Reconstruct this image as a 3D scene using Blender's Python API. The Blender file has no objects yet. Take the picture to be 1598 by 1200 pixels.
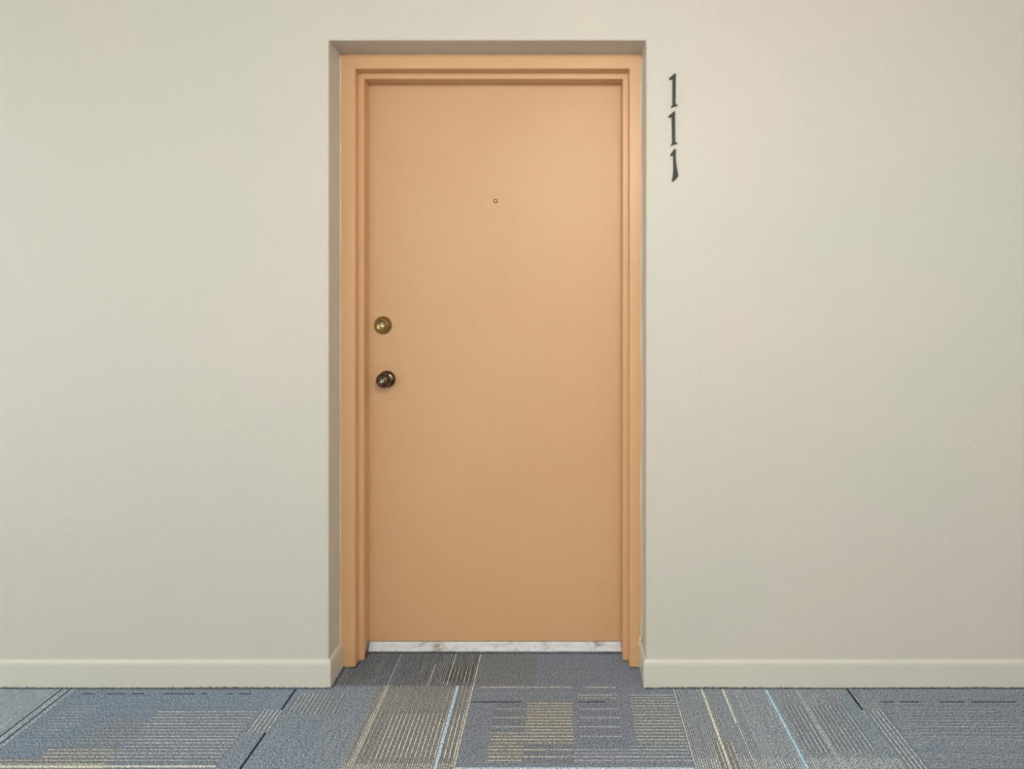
import bpy, bmesh, math, random
import numpy as np
from mathutils import Vector

C = bpy.context.scene
COL = C.collection
random.seed(7)

# ------------------------------------------------------------------ camera, light, exposure
F = 960.0            # focal length in pixels of the 1598-wide frame
H = 1.235            # camera height
DW = 2.0             # camera to corridor wall
cam_d = bpy.data.cameras.new('camera')
cam = bpy.data.objects.new('camera', cam_d)
COL.objects.link(cam)
cam.location = (0, -DW, H)
cam.rotation_euler = (math.radians(90), 0, 0)
cam_d.sensor_width = 36.0
cam_d.lens = F / 1598 * 36.0
cam_d.shift_x = -79 / 1598
cam_d.shift_y = -122 / 1598
cam_d.clip_start = 0.01
C.camera = cam

w = bpy.data.worlds.new('overcast_sky')
C.world = w
w.use_nodes = True
bg = w.node_tree.nodes['Background']
bg.inputs['Color'].default_value = (0.95, 1.0, 0.955, 1)
bg.inputs['Strength'].default_value = 0.95

CEIL = 2.46
LAMP = (0.30, -2.30, CEIL - 0.21)     # globe lamp on the walkway ceiling: centre, radius, glow
LAMP_R = 0.14
LAMP_GLOW = 47.0
LAMP_COLOR = (1.0, 0.90, 0.82)

C.view_settings.view_transform = 'Standard'
C.view_settings.look = 'None'
C.view_settings.gamma = 1
C.view_settings.use_curve_mapping = False
C.view_settings.exposure = 1.12

# ------------------------------------------------------------------ helpers
def lin(r, g, b):
    f = lambda c: ((c / 255 + 0.055) / 1.055) ** 2.4 if c > 10 else c / 255 / 12.92
    return (f(r), f(g), f(b), 1)

def mat(name, color, rough=0.5, metal=0.0, spec=0.5):
    m = bpy.data.materials.new(name); m.use_nodes = True
    b = m.node_tree.nodes['Principled BSDF']
    b.inputs['Base Color'].default_value = color
    b.inputs['Roughness'].default_value = rough
    b.inputs['Metallic'].default_value = metal
    b.inputs['Specular IOR Level'].default_value = spec
    return m

def N(m, t, **kw):
    n = m.node_tree.nodes.new(t)
    for k, v in kw.items(): setattr(n, k, v)
    return n

def L(m, a, b): m.node_tree.links.new(a, b)

def noise(m, scale, detail=3, rough=0.5, stretch=None):
    tc = N(m, 'ShaderNodeTexCoord')
    mp = N(m, 'ShaderNodeMapping')
    if stretch: mp.inputs['Scale'].default_value = stretch
    n = N(m, 'ShaderNodeTexNoise')
    n.inputs['Scale'].default_value = scale
    n.inputs['Detail'].default_value = detail
    n.inputs['Roughness'].default_value = rough
    L(m, tc.outputs['Object'], mp.inputs['Vector'])
    L(m, mp.outputs['Vector'], n.inputs['Vector'])
    return n

def bump(m, layers):
    """layers: (noise node output, strength, distance), chained"""
    prev = None
    for out, s, d in layers:
        b = N(m, 'ShaderNodeBump')
        b.inputs['Strength'].default_value = s
        b.inputs['Distance'].default_value = d
        L(m, out, b.inputs['Height'])
        if prev: L(m, prev.outputs['Normal'], b.inputs['Normal'])
        prev = b
    L(m, prev.outputs['Normal'], m.node_tree.nodes['Principled BSDF'].inputs['Normal'])

def vary(m, out, c1, c2, lo=0.35, hi=0.65):
    r = N(m, 'ShaderNodeValToRGB')
    r.color_ramp.elements[0].position = lo; r.color_ramp.elements[0].color = c1
    r.color_ramp.elements[1].position = hi; r.color_ramp.elements[1].color = c2
    L(m, out, r.inputs['Fac'])
    L(m, r.outputs['Color'], m.node_tree.nodes['Principled BSDF'].inputs['Base Color'])
    return r

def link(name, bm, m, parent=None, smooth=False, bevel=0.0, seg=2, angle=40):
    me = bpy.data.meshes.new(name)
    bmesh.ops.recalc_face_normals(bm, faces=bm.faces)
    if smooth:
        for f in bm.faces: f.smooth = True
    bm.to_mesh(me); bm.free()
    me.materials.append(m)
    o = bpy.data.objects.new(name, me); COL.objects.link(o)
    if parent: o.parent = parent
    if bevel:
        b = o.modifiers.new('bevel', 'BEVEL'); b.width = bevel; b.segments = seg
        b.limit_method = 'ANGLE'; b.angle_limit = math.radians(angle)
        b.harden_normals = False
    return o

def tag(o, label=None, cat=None, group=None, kind=None):
    if label: o['label'] = label
    if cat: o['category'] = cat
    if group: o['group'] = group
    if kind: o['kind'] = kind
    return o

def box(bm, x0, x1, y0, y1, z0, z1):
    v = [bm.verts.new((x, y, z)) for x in (x0, x1) for y in (y0, y1) for z in (z0, z1)]
    for q in ((0, 1, 3, 2), (4, 6, 7, 5), (0, 4, 5, 1), (2, 3, 7, 6), (0, 2, 6, 4), (1, 5, 7, 3)):
        bm.faces.new([v[i] for i in q])

def lathe(bm, prof, seg=48, cx=0, cz=0):
    """profile of (distance out of the door, radius); axis points to -Y"""
    rings = []
    for d, r in prof:
        if r <= 1e-6:
            rings.append([bm.verts.new((cx, -d, cz))])
        else:
            rings.append([bm.verts.new((cx + r * math.cos(2 * math.pi * k / seg), -d, cz + r * math.sin(2 * math.pi * k / seg))) for k in range(seg)])
    for a, b in zip(rings, rings[1:]):
        for k in range(seg):
            k2 = (k + 1) % seg
            if len(a) == 1: bm.faces.new((a[0], b[k], b[k2]))
            elif len(b) == 1: bm.faces.new((a[k], b[0], a[k2]))
            else: bm.faces.new((a[k], b[k], b[k2], a[k2]))

def hollow(bm, pts, y0, y1):
    """prism from an outline (x, z) between two depths"""
    a = [bm.verts.new((x, y0, z)) for x, z in pts]
    b = [bm.verts.new((x, y1, z)) for x, z in pts]
    bm.faces.new(a); bm.faces.new(b[::-1])
    n = len(pts)
    for i in range(n):
        j = (i + 1) % n
        bm.faces.new((a[i], a[j], b[j], b[i]))

# ------------------------------------------------------------------ measures (metres)
OX0, OX1, OZ = -0.7604, 0.2719, H + 0.8646          # opening in the wall
Y1, Y2, Y3 = 0.104, 0.144, 0.197                    # frame face, stop face, slab face
F1 = (-0.7101, 0.2290, H + 0.8130)                  # inner edge of the frame face
F2 = (-0.6923, 0.2100, H + 0.7928)                  # inner edge of the stop
XL, XR = -3.7, 4.2                                  # ends of the built corridor

# ------------------------------------------------------------------ materials
WALLC1, WALLC2 = (0.60, 0.565, 0.485, 1), (0.625, 0.565, 0.485, 1)
m_wall = mat('cream_wall_paint', WALLC1, 0.42, spec=0.4)
vary(m_wall, noise(m_wall, 1.1, 2).outputs['Fac'], (0.562, 0.546, 0.478, 1), (0.595, 0.542, 0.485, 1))
bump(m_wall, [(noise(m_wall, 9, 3).outputs['Fac'], 0.25, 0.004), (noise(m_wall, 110, 3, 0.6).outputs['Fac'], 0.8, 0.0022)])
m_base = mat('cream_baseboard_paint', (0.605, 0.582, 0.510, 1), 0.35, spec=0.5)
bump(m_base, [(noise(m_base, 14, 3).outputs['Fac'], 0.3, 0.003)])
m_caulk = mat('cream_caulk', (0.68, 0.62, 0.48, 1), 0.45)
m_ceil = mat('white_ceiling_paint', (0.75, 0.74, 0.70, 1), 0.8)
bump(m_ceil, [(noise(m_ceil, 60, 4).outputs['Fac'], 0.3, 0.003)])

DOORC = (0.56, 0.325, 0.150, 1)
m_frame = mat('peach_frame_paint', DOORC, 0.38, spec=0.5)
vary(m_frame, noise(m_frame, 3, 3).outputs['Fac'], (0.635, 0.375, 0.188, 1), (0.655, 0.380, 0.196, 1))
bump(m_frame, [(noise(m_frame, 14, 3).outputs['Fac'], 0.12, 0.002), (noise(m_frame, 260, 2).outputs['Fac'], 0.15, 0.0005)])

tcf = N(m_frame, 'ShaderNodeTexCoord')
vd = N(m_frame, 'ShaderNodeVectorMath', operation='DISTANCE')
vd.inputs[1].default_value = (-0.694, 0.185, 0.012)
L(m_frame, tcf.outputs['Object'], vd.inputs[0])
rn = noise(m_frame, 90, 4)
ad = N(m_frame, 'ShaderNodeMath', operation='MULTIPLY_ADD'); ad.inputs[1].default_value = 0.06
L(m_frame, rn.outputs['Fac'], ad.inputs[0]); L(m_frame, vd.outputs['Value'], ad.inputs[2])
mr = N(m_frame, 'ShaderNodeMapRange')
mr.inputs['From Min'].default_value = 0.05; mr.inputs['From Max'].default_value = 0.062
mr.inputs['To Min'].default_value = 1.0; mr.inputs['To Max'].default_value = 0.0
L(m_frame, ad.outputs['Value'], mr.inputs['Value'])
mx = N(m_frame, 'ShaderNodeMix', data_type='RGBA')
pb = m_frame.node_tree.nodes['Principled BSDF']
L(m_frame, mr.outputs['Result'], mx.inputs['Factor'])
L(m_frame, pb.inputs['Base Color'].links[0].from_socket, mx.inputs[6])
mx.inputs[7].default_value = (0.11, 0.045, 0.016, 1)
L(m_frame, mx.outputs[2], pb.inputs['Base Color'])

m_door = mat('peach_door_paint', DOORC, 0.44, spec=0.5)
r = vary(m_door, noise(m_door, 2.2, 3).outputs['Fac'], (0.590, 0.350, 0.172, 1), (0.612, 0.362, 0.190, 1))
bump(m_door, [(noise(m_door, 5, 2).outputs['Fac'], 0.10, 0.004),
              (noise(m_door, 200, 3, 0.6, (1, 1, 0.6)).outputs['Fac'], 0.45, 0.001)])

m_thr = mat('chipped_white_threshold_paint', (0.6, 0.6, 0.6, 1), 0.6)
vary(m_thr, noise(m_thr, 28, 6, 0.7, (0.5, 1, 1)).outputs['Fac'], (0.33, 0.27, 0.20, 1), (0.72, 0.72, 0.74, 1), 0.30, 0.47)
bump(m_thr, [(noise(m_thr, 60, 5).outputs['Fac'], 0.9, 0.006)])

m_brass = mat('antique_brass', (0.42, 0.31, 0.13, 1), 0.36, 1.0)
vary(m_brass, noise(m_brass, 60, 4).outputs['Fac'], (0.24, 0.17, 0.07, 1), (0.38, 0.29, 0.13, 1))
m_bronze = mat('dark_bronze', (0.13, 0.085, 0.065, 1), 0.22, 1.0)
vary(m_bronze, noise(m_bronze, 70, 4).outputs['Fac'], (0.085, 0.05, 0.04, 1), (0.20, 0.14, 0.11, 1))
m_nickel = mat('worn_cylinder_metal', (0.50, 0.44, 0.34, 1), 0.25, 1.0)
m_cyl_brass = mat('bright_brass_cylinder', (0.70, 0.60, 0.33, 1), 0.22, 1.0)
m_black = mat('dark_keyway', (0.01, 0.008, 0.006, 1), 0.6)
m_lens = mat('peephole_lens', (0.85, 0.8, 0.7, 1), 0.12, 0.6)
m_num = mat('charcoal_numeral_metal', (0.030, 0.030, 0.030, 1), 0.55, 0.0, 0.35)
bump(m_num, [(noise(m_num, 200, 2).outputs['Fac'], 0.3, 0.0006)])
m_lampbody = mat('white_lamp_body', (0.8, 0.8, 0.8, 1), 0.5)

# ------------------------------------------------------------------ carpet
def px2x(px, py): return H * (px - 878) / (py - 478)
def py2y(py): return H * F / (py - 478) - DW
T = 0.6417                                # tile side
SX = (739 - 878) / 480.0                  # x of one tile seam
SY = py2y(1070)                           # y of the seam across the doorway
NR = 96; P = T / NR                       # tufted rows per tile
NS = 32                                   # pieces along a row

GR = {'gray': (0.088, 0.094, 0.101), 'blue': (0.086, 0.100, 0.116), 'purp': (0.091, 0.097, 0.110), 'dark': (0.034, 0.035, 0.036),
      'brown': (0.092, 0.092, 0.087), 'dbrown': (0.036, 0.036, 0.035), 'teal': (0.088, 0.105, 0.112)}
CREAM = (0.64, 0.63, 0.55); WHITE = (0.60, 0.64, 0.66); PALE = (0.36, 0.41, 0.46)
SKY = (0.42, 0.58, 0.70); NAVY = (0.012, 0.020, 0.050)

def blk(pxa, pxb, pya, pyb, pyref=None):
    """rectangle on the floor: x range read off the photo at pyref, y range between two heights"""
    pr = pyref or pya
    return (px2x(pxa, pr), px2x(pxb, pr), py2y(pyb), py2y(pya))

# (rectangle, ground, line colour, row step, strength)
BLOCKS = {
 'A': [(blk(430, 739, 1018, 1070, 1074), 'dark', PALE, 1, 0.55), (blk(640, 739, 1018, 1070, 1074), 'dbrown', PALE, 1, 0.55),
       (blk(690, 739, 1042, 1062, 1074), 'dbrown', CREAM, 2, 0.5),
       (blk(430, 590, 1070, 1290, 1074), 'blue', PALE, 1, 0.6), (blk(470, 545, 1082, 1112, 1074), 'gray', WHITE, 2, 0.5),
       (blk(590, 739, 1070, 1290, 1074), 'brown', CREAM, 2, 0.42), (blk(590, 700, 1074, 1108, 1074), 'brown', CREAM, 1, 0.28),
       (blk(625, 739, 1112, 1184, 1074), 'brown', CREAM, 2, 0.85),
       (blk(408, 446, 1106, 1143, 1106), 'gray', WHITE, 2, 0.95),
       (blk(590, 739, 1188, 1290, 1074), 'brown', CREAM, 1, 0.6)],
 'B': [(blk(739, 1048, 1018, 1070, 1074), 'purp', PALE, 1, 0.25), (blk(739, 835, 1018, 1072, 1074), 'brown', PALE, 2, 0.2),
       (blk(739, 1048, 1070, 1290, 1074), 'purp', PALE, 1, 0.35),
       (blk(770, 822, 1096, 1144, 1098), 'gray', CREAM, 6, 0.6), (blk(766, 818, 1144, 1190, 1144), 'brown', CREAM, 2, 0.7),
       (blk(822, 890, 1094, 1158, 1095), 'brown', CREAM, 2, 0.95), (blk(822, 890, 1158, 1192, 1095), 'gray', CREAM, 4, 0.7),
       (blk(905, 962, 1084, 1090, 1090), 'gray', CREAM, 2, 0.7), (blk(905, 962, 1100, 1165, 1110), 'purp', WHITE, 6, 0.7),
       (blk(978, 1062, 1084, 1166, 1090), 'brown', WHITE, 2, 0.75), (blk(895, 1060, 1166, 1190, 1110), 'purp', WHITE, 2, 0.5),
       (blk(978, 1070, 1162, 1190, 1110), 'gray', WHITE, 2, 0.6)],
 'C': [(blk(1048, 1351, 1018, 1180, 1074), 'gray', WHITE, 1, 0.42), (blk(1048, 1110, 1070, 1180, 1074), 'brown', PALE, 1, 0.9),
       (blk(1140, 1200, 1070, 1180, 1074), 'purp', WHITE, 1, 0.5), (blk(1205, 1300, 1100, 1175, 1074), 'gray', WHITE, 2, 0.6),
       (blk(1300, 1322, 1070, 1180, 1074), 'teal', PALE, 1, 0.7), (blk(1322, 1351, 1070, 1107, 1074), 'gray', WHITE, 1, 0.35),
       (blk(1322, 1351, 1108, 1290, 1074), 'gray', WHITE, 2, 1.0),
       (blk(1048, 1322, 1180, 1290, 1074), 'gray', WHITE, 1, 0.7), (blk(1080, 1110, 1155, 1290, 1074), 'brown', CREAM, 2, 0.8)],
 'D': [(blk(1351, 1700, 1018, 1290, 1074), 'purp', WHITE, 1, 0.28), (blk(1405, 1560, 1107, 1150, 1107), 'purp', WHITE, 2, 0.42),
       (blk(1440, 1480, 1160, 1172, 1165), 'teal', SKY, 1, 0.2)],
 'E': [(blk(100, 430, 1018, 1290, 1074), 'blue', PALE, 1, 0.4), (blk(95, 155, 1100, 1145, 1105), 'blue', WHITE, 2, 0.42),
       (blk(250, 398, 1108, 1192, 1110), 'gray', WHITE, 2, 0.62), (blk(155, 235, 1125, 1165, 1125), 'gray', WHITE, 2, 0.3),
       (blk(80, 190, 1166, 1200, 1168), 'brown', CREAM, 2, 0.75), (blk(0, 90, 1183, 1200, 1185), 'brown', CREAM, 2, 0.6)],
 'Z': [(blk(-600, 118, 1018, 1290, 1074), 'teal', WHITE, 1, 0.5)],
}
# single yarn lines: column, position (pixel at row 1074 or image row), extent, colour, width in half rows
VLINES = {'A': [(462, 1060, 1106, NAVY, 2), (462, 1146, 1290, NAVY, 2), (603, 1018, 1070, SKY, 1), (694, 1018, 1070, CREAM, 1),
                (665, 1034, 1070, CREAM, 1), (603, 1070, 1290, CREAM, 3), (711, 1070, 1290, SKY, 3), (736, 1018, 1290, CREAM, 1)],
          'C': [(1050, 1060, 1290, WHITE, 1), (1095, 1060, 1290, CREAM, 2), (1127, 1060, 1130, CREAM, 2), (1191, 1060, 1290, SKY, 3),
                (1127, 1130, 1290, CREAM, 1), (1320, 1060, 1107, NAVY, 2), (1320, 1107, 1120, SKY, 1), (1240, 1060, 1290, WHITE, 1)],
          'Z': [(100, 1060, 1290, NAVY, 1), (112, 1060, 1290, NAVY, 1)]}
HLINES = {'B': [(1072, 750, 890, CREAM, 1), (1072, 908, 958, CREAM, 1), (1095, 735, 820, NAVY, 1), (1095, 895, 940, NAVY, 1),
                (1198, 600, 1200, SKY, 3)],
          'D': [(1095, 1368, 2400, NAVY, 1)],
          'E': [(1084, 115, 405, NAVY, 1), (1195, -200, 345, CREAM, 2)]}

def carpet():
    rng = np.random.RandomState(11)
    V = []; COLR = []
    names = {0: 'A', 1: 'B', 2: 'C', 3: 'D', -1: 'E', -2: 'Z'}
    for ci in range(-5, 7):                       # tile columns
        x0 = SX + (ci - 1) * T
        name = names.get(ci, None)
        vert = (ci % 2 == 0)                      # rows run towards the wall
        for ri in range(-6, 1):                   # tile rows, ri = 0 is in the doorway
            y0 = SY + ri * T
            rr = np.random.RandomState(ci * 37 + ri * 101 + 5000)
            rnd = []
            for _ in range(7):                    # free patches for tiles the photo does not cover
                a, b = sorted(rr.rand(2)); c, d = sorted(rr.rand(2))
                rnd.append((a, b, c, d, rr.choice(['gray', 'blue', 'purp', 'brown']), [CREAM, WHITE, PALE][rr.randint(3)], rr.randint(1, 3), 0.3 + 0.5 * rr.rand()))
            for i in range(NR):
                jit = 0.75 + 0.5 * rng.rand()
                for part in (0, 1):               # ground yarn, then the raised line yarn
                    a0 = (i + (0.0 if part == 0 else 0.52)) * P
                    a1 = (i + (0.52 if part == 0 else 1.0)) * P
                    am = (i + 0.5) * P
                    for s in range(NS):
                        s0, s1 = s * T / NS, (s + 1) * T / NS
                        sm = (s0 + s1) / 2
                        if vert: rect = (x0 + a0, x0 + a1, y0 + s0, y0 + s1); cx, cy = x0 + am, y0 + sm
                        else: rect = (x0 + s0, x0 + s1, y0 + a0, y0 + a1); cx, cy = x0 + sm, y0 + am
                        if cy > 0.27 : continue
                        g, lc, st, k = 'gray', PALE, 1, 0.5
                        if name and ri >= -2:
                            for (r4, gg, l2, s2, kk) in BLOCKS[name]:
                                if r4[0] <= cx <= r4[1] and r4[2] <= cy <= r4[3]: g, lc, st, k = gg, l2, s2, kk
                        else:
                            for (a, b, c, d, gg, l2, s2, kk) in rnd:
                                if a <= (cx - x0) / T <= b and c <= (cy - y0) / T <= d: g, lc, st, k = gg, l2, s2, kk
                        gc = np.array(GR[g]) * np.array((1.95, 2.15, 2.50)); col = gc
                        if part == 1:
                            kk = 1.15 * k * jit * (0.8 + 0.4 * rng.rand())
                            if i % st: kk = 0.12
                            kk = min(kk, 1.0)
                            col = gc * (1 - kk) + np.array(lc) * kk
                        else:
                            col = gc * (0.72 + 0.12 * rng.rand())
                        if name:
                            if vert:
                                for (px, pa, pb, lcol, wd) in VLINES.get(name, []):
                                    lx = (px - 878) / 482.0
                                    idx = int(math.floor((lx - x0) / P))
                                    if py2y(pb) <= cy <= py2y(pa):
                                        pos = (i - idx) * 2 + part
                                        if wd == 1 and pos == 1 or wd == 2 and pos in (0, 1) or wd == 3 and pos in (1, 3, 2) and not (lcol is CREAM and pos == 2):
                                            col = np.array(lcol)
                            else:
                                for (py, pa, pb, lcol, wd) in HLINES.get(name, []):
                                    idx = int(math.floor((py2y(py) - y0) / P))
                                    if px2x(pa, py) <= cx <= px2x(pb, py) and abs(cy - py2y(py)) < 0.1:
                                        pos = (i - idx) * 2 + part
                                        if wd == 1 and pos == 1 or wd == 2 and pos in (0, 1) or wd == 3 and pos in (-1, 1, 0):
                                            if not (lcol is NAVY and rng.rand() < 0.3): col = np.array(lcol)
                        V.append(rect); COLR.append(col)
    R = np.array(V); n = len(R)
    co = np.zeros((n, 4, 3))
    co[:, 0, 0] = R[:, 0]; co[:, 1, 0] = R[:, 1]; co[:, 2, 0] = R[:, 1]; co[:, 3, 0] = R[:, 0]
    co[:, 0, 1] = R[:, 2]; co[:, 1, 1] = R[:, 2]; co[:, 2, 1] = R[:, 3]; co[:, 3, 1] = R[:, 3]
    me = bpy.data.meshes.new('floor')
    me.vertices.add(n * 4); me.vertices.foreach_set('co', co.ravel())
    me.loops.add(n * 4); me.loops.foreach_set('vertex_index', np.arange(n * 4, dtype=np.int32))
    me.polygons.add(n); me.polygons.foreach_set('loop_start', np.arange(0, n * 4, 4, dtype=np.int32))
    me.update(calc_edges=True)
    at = me.color_attributes.new('yarn', 'FLOAT_COLOR', 'CORNER')
    cc = np.ones((n, 4, 4)); cc[:, :, :3] = np.array(COLR)[:, None, :]
    at.data.foreach_set('color', cc.ravel())
    me.validate()
    return me

m_carpet = mat('tufted_carpet', (0.1, 0.1, 0.1, 1), 0.95, spec=0.1)
att = N(m_carpet, 'ShaderNodeAttribute'); att.attribute_name = 'yarn'
sp = noise(m_carpet, 260, 2, 0.6)
sr = N(m_carpet, 'ShaderNodeMapRange')
sr.inputs['From Min'].default_value = 0.36; sr.inputs['From Max'].default_value = 0.64
sr.inputs['To Min'].default_value = 0.25; sr.inputs['To Max'].default_value = 2.05
L(m_carpet, sp.outputs['Fac'], sr.inputs['Value'])
vm = N(m_carpet, 'ShaderNodeVectorMath', operation='SCALE')
L(m_carpet, att.outputs['Color'], vm.inputs[0]); L(m_carpet, sr.outputs['Result'], vm.inputs['Scale'])
L(m_carpet, vm.outputs['Vector'], m_carpet.node_tree.nodes['Principled BSDF'].inputs['Base Color'])
bump(m_carpet, [(noise(m_carpet, 300, 3).outputs['Fac'], 0.6, 0.003)])

fl = bpy.data.objects.new('floor', carpet()); COL.objects.link(fl)
fl.data.materials.append(m_carpet)
tag(fl, 'grey and blue carpet tiles with fine cream and navy stripes', 'floor', kind='structure')

# slab under the carpet
m_slab = mat('grey_concrete_slab', (0.2, 0.2, 0.19, 1), 0.9)
bm = bmesh.new(); box(bm, XL, XR, -4.0, 0.42, -0.15, -0.002)
link('subfloor', bm, m_slab, fl)

# fuzzy cut edge of the carpet where it meets the wall, frame and threshold
m_edge = mat('carpet_cut_edge', (0.06, 0.065, 0.075, 1), 0.95, spec=0.1)
vary(m_edge, noise(m_edge, 260, 2).outputs['Fac'], (0.03, 0.034, 0.042, 1), (0.16, 0.17, 0.18, 1))
bm = bmesh.new()
def edge_strip(xa, ya, xb, yb, nx, ny, w_=0.006):
    n = max(2, int(math.hypot(xb - xa, yb - ya) / 0.004))
    rows = []
    for i in range(n + 1):
        t = i / n; x = xa + (xb - xa) * t; y = ya + (yb - ya) * t
        lo = 0.0010 * math.sin(t * n * 0.031) + 0.0012
        h = max(0.0008, lo + random.uniform(-0.0008, 0.0022))
        rows.append((bm.verts.new((x, y, 0.0)), bm.verts.new((x, y, h)), bm.verts.new((x + nx * w_ * .6, y + ny * w_ * .6, h * .8)), bm.verts.new((x + nx * w_, y + ny * w_, 0.0))))
    for a, b in zip(rows, rows[1:]):
        for k in range(3): bm.faces.new((a[k], b[k], b[k + 1], a[k + 1]))
TB = 0.010
edge_strip(XL + .01, -TB, OX0 + TB, -TB, 0, -1)
edge_strip(OX1 - TB + .004, -TB, XR - .01, -TB, 0, -1)
edge_strip(OX0 + TB, -TB, OX0 + TB, Y1, 1, 0)
edge_strip(OX0 + TB, Y1, F1[0], Y1, 0, -1)
edge_strip(F1[0], Y1, F1[0], Y2, 1, 0)
edge_strip(F1[0], Y2, F2[0], Y2, 0, -1)
edge_strip(F2[0], Y2, F2[0], Y3 - .006, 1, 0)
edge_strip(F2[0], Y3 - .006, F2[1], Y3 - .006, 0, -1)
edge_strip(F2[1], Y2, F1[1], Y2, 0, -1)
edge_strip(F1[1], Y1, OX1 - .004, Y1, 0, -1)
link('carpet_edge', bm, m_edge, fl)

# ------------------------------------------------------------------ walls
bm = bmesh.new()
hollow(bm, [(XL, 0), (OX0, 0), (OX0, OZ), (OX1, OZ), (OX1, 0), (XR, 0), (XR, CEIL), (XL, CEIL)], 0.0, 0.30)
wl = link('wall_back', bm, m_wall, bevel=0.004, seg=3)
tag(wl, 'cream orange-peel painted wall around the recessed peach door', 'wall', kind='structure')
bm = bmesh.new(); box(bm, XL, XR, 0.30, 0.42, 0, CEIL)  # added closure behind the door, stops sky light leaking through its gaps
link('gap_light_stop', bm, m_wall, wl)

bm = bmesh.new(); box(bm, XR, XR + 0.12, -4.0, 0.42, 0, CEIL)  # unseen end wall, added to hold back daylight from the right
tag(link('wall_right_added', bm, m_wall), 'unseen cream painted wall added at the right end to cut daylight from that side', 'wall', kind='structure')
bm = bmesh.new(); box(bm, XL, XR, -4.0, -3.85, 0, 0.75)  # added parapet out of view, kept low so daylight reaches the lower door
tag(link('wall_front_added', bm, m_wall), 'low unseen cream parapet wall added behind the viewer to shape daylight from the open side', 'wall', kind='structure')
bm = bmesh.new(); box(bm, XL, XR + 0.12, -4.0, 0.42, CEIL, CEIL + 0.12)
tag(link('ceiling', bm, m_ceil), 'white ceiling over the walkway', 'ceiling', kind='structure')

# ------------------------------------------------------------------ baseboards
BH = 0.090
def base_profile():
    # (offset out of the wall, height)
    return [(0, 0), (TB, 0), (TB, BH - 0.016), (TB - 0.0012, BH - 0.009), (TB - 0.0045, BH - 0.002), (0, BH)]

def sweep(bm, path, normals, prof):
    """sweep the profile along a floor path; normals are mitred offsets at every path point"""
    rings = [[bm.verts.new((p[0] + n[0] * o, p[1] + n[1] * o, z)) for o, z in prof] for p, n in zip(path, normals)]
    m = len(prof)
    for a, b in zip(rings, rings[1:]):
        for k in range(m):
            bm.faces.new((a[k], b[k], b[(k + 1) % m], a[(k + 1) % m]))
    bm.faces.new(rings[0]); bm.faces.new(rings[-1][::-1])

bm = bmesh.new()
sweep(bm, [(XL, 0), (OX0, 0), (OX0, Y1 - .001)], [(0, -1), (1, -1), (1, 0)], base_profile())
tag(link('baseboard_left', bm, m_base, bevel=0.0015, seg=2), 'cream baseboard left of the door, turning into the recess', 'baseboard', kind='structure')
bm = bmesh.new()
sweep(bm, [(OX1, Y1 - .001), (OX1, 0), (XR, 0)], [(-1, 0), (-1, -1), (0, -1)], [(o * (1 if True else 0), z) for o, z in base_profile()])
tag(link('baseboard_right', bm, m_base, bevel=0.0015, seg=2), 'cream baseboard right of the door, turning into the recess', 'baseboard', kind='structure')

# ------------------------------------------------------------------ door frame
bm = bmesh.new()
prof = [(OX0, OX1, OZ, Y1), (F1[0], F1[1], F1[2], Y1), (F1[0], F1[1], F1[2], Y2), (F2[0], F2[1], F2[2], Y2), (F2[0], F2[1], F2[2], Y3),
        (F2[0] - .014, F2[1] + .014, F2[2] + .014, Y3), (F2[0] - .014, F2[1] + .014, F2[2] + .014, 0.27), (OX0, OX1, OZ, 0.27)]
rings = []
for (xa, xb, zt, y) in prof:
    rings.append([bm.verts.new((xa, y, 0)), bm.verts.new((xa, y, zt)), bm.verts.new((xb, y, zt)), bm.verts.new((xb, y, 0))])
n = len(rings)
for i in range(n):
    a, b = rings[i], rings[(i + 1) % n]
    for k in range(3): bm.faces.new((a[k], a[k + 1], b[k + 1], b[k]))
bm.faces.new([r_[0] for r_ in rings]); bm.faces.new([r_[3] for r_ in rings][::-1])
fr = link('trim_1', bm, m_frame, bevel=0.0012, seg=2)
tag(fr, 'peach painted stepped metal frame around the door', 'door frame', kind='structure')

# uneven caulk beads between frame and reveal
def bead(path_fn, n, r0):
    bm = bmesh.new(); seg = 8; rings = []
    ph = random.random() * 9
    for i in range(n + 1):
        t = i / n
        x, y, z, ax = path_fn(t)
        r = r0 * (1 + 0.45 * math.sin(t * 37 + ph) * math.sin(t * 11 + ph) + random.uniform(-.12, .12))
        ring = []
        for k in range(seg):
            a = 2 * math.pi * k / seg
            if ax == 'z': ring.append(bm.verts.new((x + r * math.cos(a), y + r * math.sin(a), z)))
            else: ring.append(bm.verts.new((x, y + r * math.sin(a), z + r * math.cos(a))))
        rings.append(ring)
    for a, b in zip(rings, rings[1:]):
        for k in range(seg): bm.faces.new((a[k], b[k], b[(k + 1) % seg], a[(k + 1) % seg]))
    bm.faces.new(rings[0]); bm.faces.new(rings[-1][::-1])
    return bm
o = link('caulk_bead', bead(lambda t: (OX0, Y1, BH * .9 + t * (OZ - BH), 'z'), 160, 0.0026), m_caulk, fr, smooth=True); o['label'] = 'pale caulk line'
o = link('caulk_bead', bead(lambda t: (OX1 - .001 + .0012 * math.sin(t * 19), Y1, 0.10 + t * (OZ - .115), 'z'), 160, 0.0034), m_caulk, fr, smooth=True); o['label'] = 'pale caulk line'
o = link('caulk_bead', bead(lambda t: (OX1 - .006, Y1 - .001, 0.004 + t * 0.10, 'z'), 20, 0.005), m_caulk, fr, smooth=True); o['label'] = 'pale caulk line'
m_caulk2 = mat('tan_caulk', (0.40, 0.32, 0.22, 1), 0.5)
o = link('caulk_bead', bead(lambda t: (OX0 + t * (OX1 - OX0), Y1, OZ, 'x'), 140, 0.0022), m_caulk2, fr, smooth=True)

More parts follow.
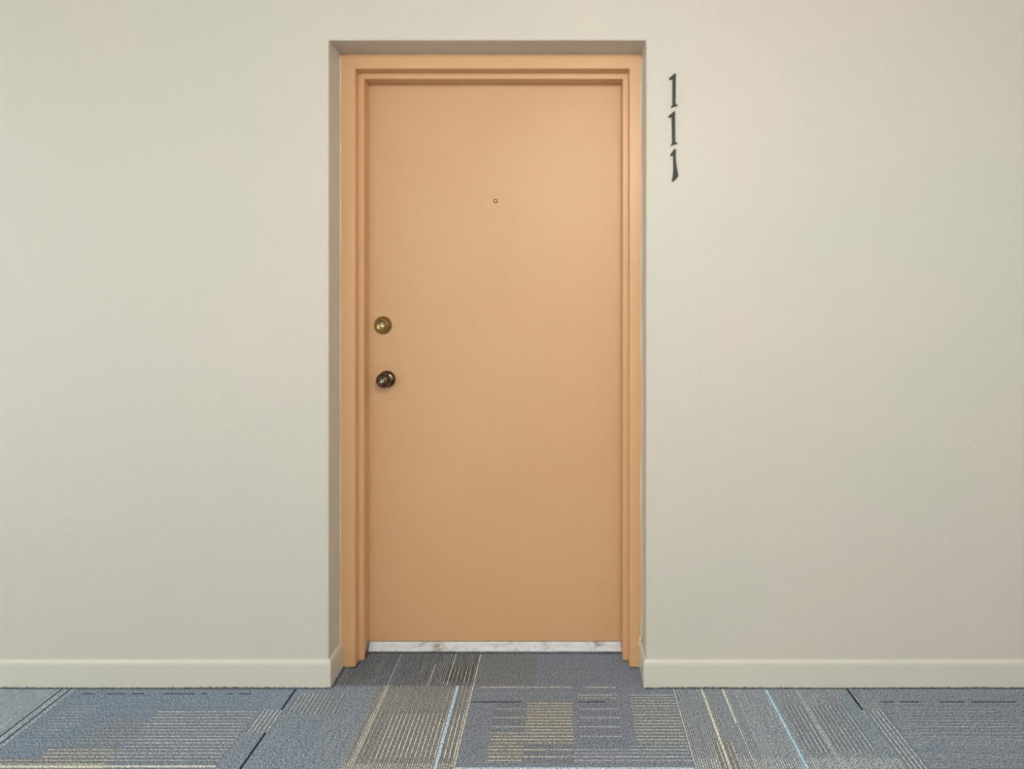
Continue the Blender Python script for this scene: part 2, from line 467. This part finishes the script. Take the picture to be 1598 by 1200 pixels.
# ------------------------------------------------------------------ threshold
bm = bmesh.new()
nx = 260
rows = []
for i in range(nx + 1):
    x = F2[0] + 0.0005 + (F2[1] - F2[0] - 0.001) * i / nx
    j = lambda a: random.uniform(-a, a)
    rows.append([bm.verts.new(p) for p in ((x, Y3 + .002, 0), (x, Y3 - .003 + j(.0012), 0.004 + j(.001)), (x, Y3 - .001 + j(.001), 0.014 + j(.002)), (x, Y3 + j(.0006), 0.0255 + j(.0012)),
                                           (x, Y3 + .006, 0.028 + j(.0006)), (x, Y3 + .007, 0.0335), (x, 0.269, 0.0335), (x, 0.269, 0))])
for a, b in zip(rows, rows[1:]):
    for k in range(8): bm.faces.new((a[k], b[k], b[(k + 1) % 8], a[(k + 1) % 8]))
bm.faces.new(rows[0]); bm.faces.new(rows[-1][::-1])
tag(link('trim_2', bm, m_thr), 'chipped white painted threshold under the door', 'threshold', kind='structure')

# ------------------------------------------------------------------ door
DY = Y3 + 0.0025
droot = bpy.data.objects.new('door_1', None); COL.objects.link(droot); droot.location = (0, DY, 0)
tag(droot, 'flat peach painted flush door with brass deadbolt and dark knob', 'door', kind='structure')
bm = bmesh.new(); box(bm, F2[0] - .010, F2[1] + .010, 0, 0.044, 0.0375, F2[2] + .010)
link('door_slab', bm, m_door, droot, bevel=0.0015)

def at_door(px, py): return (px - 878) / 437.0, H - (py - 478) / 437.0

# deadbolt
x, z = at_door(597.6, 507.6)
bm = bmesh.new()
lathe(bm, [(-.004, 0), (-.004, .0315), (.003, .0315), (.0055, .0306), (.0075, .0285), (.0090, .0272), (.0105, .0268), (.0210, .0222), (.0232, .0208), (.0236, .0195), (.0225, .0184), (.0195, .0176), (.0185, .0168), (.0180, .0080), (.0180, 0)])
db = link('deadbolt', bm, m_brass, droot, smooth=True, bevel=0); db.location = (x, 0, z); db['label'] = 'antique brass deadbolt'
bm = bmesh.new()
lathe(bm, [(.016, .0080), (.0212, .0077), (.0218, .0070), (.0216, 0)], 32)
cy = link('key_cylinder', bm, m_cyl_brass, db, smooth=True); cy.location = (-.001, 0, -.004)
bm = bmesh.new(); box(bm, -.0012, .0012, -.0222, -.019, -.0065, .0035)
k_ = link('keyway', bm, m_black, db); k_.location = (-.001, 0, -.004)

# knob
x, z = at_door(603.6, 591.8)
bm = bmesh.new()
lathe(bm, [(-.004, 0), (-.004, .0305), (.003, .0305), (.0055, .0295), (.009, .0262), (.0115, .0235), (.0125, .0205), (.0145, .0160), (.0160, .0145), (.0185, .0140), (.0185, 0)])
ro = link('knob_rose', bm, m_bronze, droot, smooth=True); ro.location = (x, 0, z); ro['label'] = 'dark bronze rose'
ro.name = 'door_knob'; ro['label'] = 'dark bronze door knob'
bm = bmesh.new()
lathe(bm, [(.0170, 0), (.0170, .0138), (.022, .0134), (.026, .0150), (.030, .0205), (.034, .0246), (.039, .0262), (.044, .0262), (.0475, .0250), (.0495, .0232), (.0505, .0222),
           (.0525, .0215), (.0565, .0192), (.0590, .0165), (.0605, .0140), (.0605, .0125), (.0580, .0105), (.0565, .0095), (.0565, 0)], 64)
kn = link('knob_grip', bm, m_bronze, ro, smooth=True)
bm = bmesh.new()
lathe(bm, [(.055, .0075), (.0605, .0073), (.0612, .0065), (.0612, .0040), (.0606, .0036), (.0606, 0)], 32)
link('key_cylinder', bm, m_nickel, ro, smooth=True)
bm = bmesh.new(); box(bm, -.0009, .0009, -.0613, -.058, -.0036, .0028)
link('keyway', bm, m_black, ro)

# peephole
x, z = at_door(773.2, 313.4)
bm = bmesh.new()
lathe(bm, [(-.004, 0), (-.004, .0074), (.0008, .0074), (.0022, .0066), (.0024, .0052), (.0010, .0044), (.0008, 0)], 32)
m_ring = mat('dull_brass_ring', (0.16, 0.10, 0.05, 1), 0.4, 0.8)
pe = link('peephole', bm, m_ring, droot, smooth=True); pe.location = (x, 0, z)
bm = bmesh.new(); lathe(bm, [(.0006, .0043), (.0018, .0032), (.0023, .0016), (.0024, 0)], 24)
link('lens', bm, m_lens, pe, smooth=True)

# small pale nick in the paint
x, z = at_door(712, 428)
bm = bmesh.new(); hollow(bm, [(-.003, -.001), (-.001, -.0025), (.0022, -.0018), (.003, .0004), (.001, .0021), (-.0018, .0015)], -.0003, .0005)
nk = link('paint_nick', bm, mat('pale_primer', (0.62, 0.45, 0.28, 1), 0.6), droot); nk.location = (x, 0, z)

# ------------------------------------------------------------------ house numbers
def numeral(pts, sc, ox, oy, name, label):
    P_ = [((ox + a / sc - 878) / 480.0, H - (oy + b / sc - 478) / 480.0) for a, b in pts]
    cx = sum(p[0] for p in P_) / len(P_); cz = min(p[1] for p in P_)
    P_ = [(a - cx, b - cz) for a, b in P_]
    bm = bmesh.new(); hollow(bm, P_, -0.0045, 0.0)
    o = link(name, bm, m_num, bevel=0.0012, seg=2, angle=30)
    o.location = (cx, 0, cz)
    tag(o, label, 'house number', 'door numerals beside the frame')
    return o
one = [(388, 168), (408, 168), (420, 192), (416, 400), (411, 950), (420, 995), (440, 1008), (475, 1012), (472, 1030), (400, 1055), (325, 1075), (292, 1095), (276, 1082),
       (312, 1045), (325, 1010), (328, 960), (328, 322), (298, 330), (262, 350), (234, 308), (330, 222)]
numeral(one, 17.14, 1030, 105, 'house_number', 'charcoal numeral 1 with serif foot, topmost of three on the wall')
def tilt(p):
    cx, cy_ = 370, 630; a = math.radians(-1.1)
    dx, dy = p[0] - cx, p[1] - cy_
    return (cx + dx * math.cos(a) - dy * math.sin(a) * -1 * -1, cy_ + dx * math.sin(a) + dy * math.cos(a))
two = [(cx_ + (cy__ - 630) * 0.020 - 14, cy__ + 1014) for cx_, cy__ in one]
numeral(two, 17.14, 1030, 105, 'house_number', 'charcoal numeral 1 with serif foot, middle of three on the wall')
three = [(352, 818), (362, 814), (370, 830), (367, 890), (371, 940), (380, 1000), (390, 1048), (388, 1064), (366, 1088), (343, 1110), (332, 1102), (341, 1060), (346, 1000),
         (345, 930), (344, 870), (336, 874), (325, 882), (317, 866), (336, 842)]
numeral(three, 5.717, 990, 90, 'house_number', 'charcoal numeral 1 with flared slanted foot, lowest of three on the wall')

# ------------------------------------------------------------------ ceiling lamps (behind the viewer)
m_diff = mat('glowing_globe_glass', (0.9, 0.9, 0.85, 1), 0.5)
b = m_diff.node_tree.nodes['Principled BSDF']
b.inputs['Emission Color'].default_value = (*LAMP_COLOR, 1); b.inputs['Emission Strength'].default_value = LAMP_GLOW
e = bpy.data.objects.new('ceiling_light', None); COL.objects.link(e); e.location = (LAMP[0], LAMP[1], CEIL)
tag(e, 'round white globe light on the walkway ceiling', 'ceiling light')
bm = bmesh.new(); bmesh.ops.create_cone(bm, cap_ends=True, segments=40, radius1=0.075, radius2=0.085, depth=0.075)
o = link('lamp_base', bm, m_lampbody, e, bevel=0.004); o.location = (0, 0, -0.0375)
bm = bmesh.new(); bmesh.ops.create_uvsphere(bm, u_segments=32, v_segments=16, radius=LAMP_R)
o = link('globe', bm, m_diff, e, smooth=True); o.location = (0, 0, LAMP[2] - CEIL)
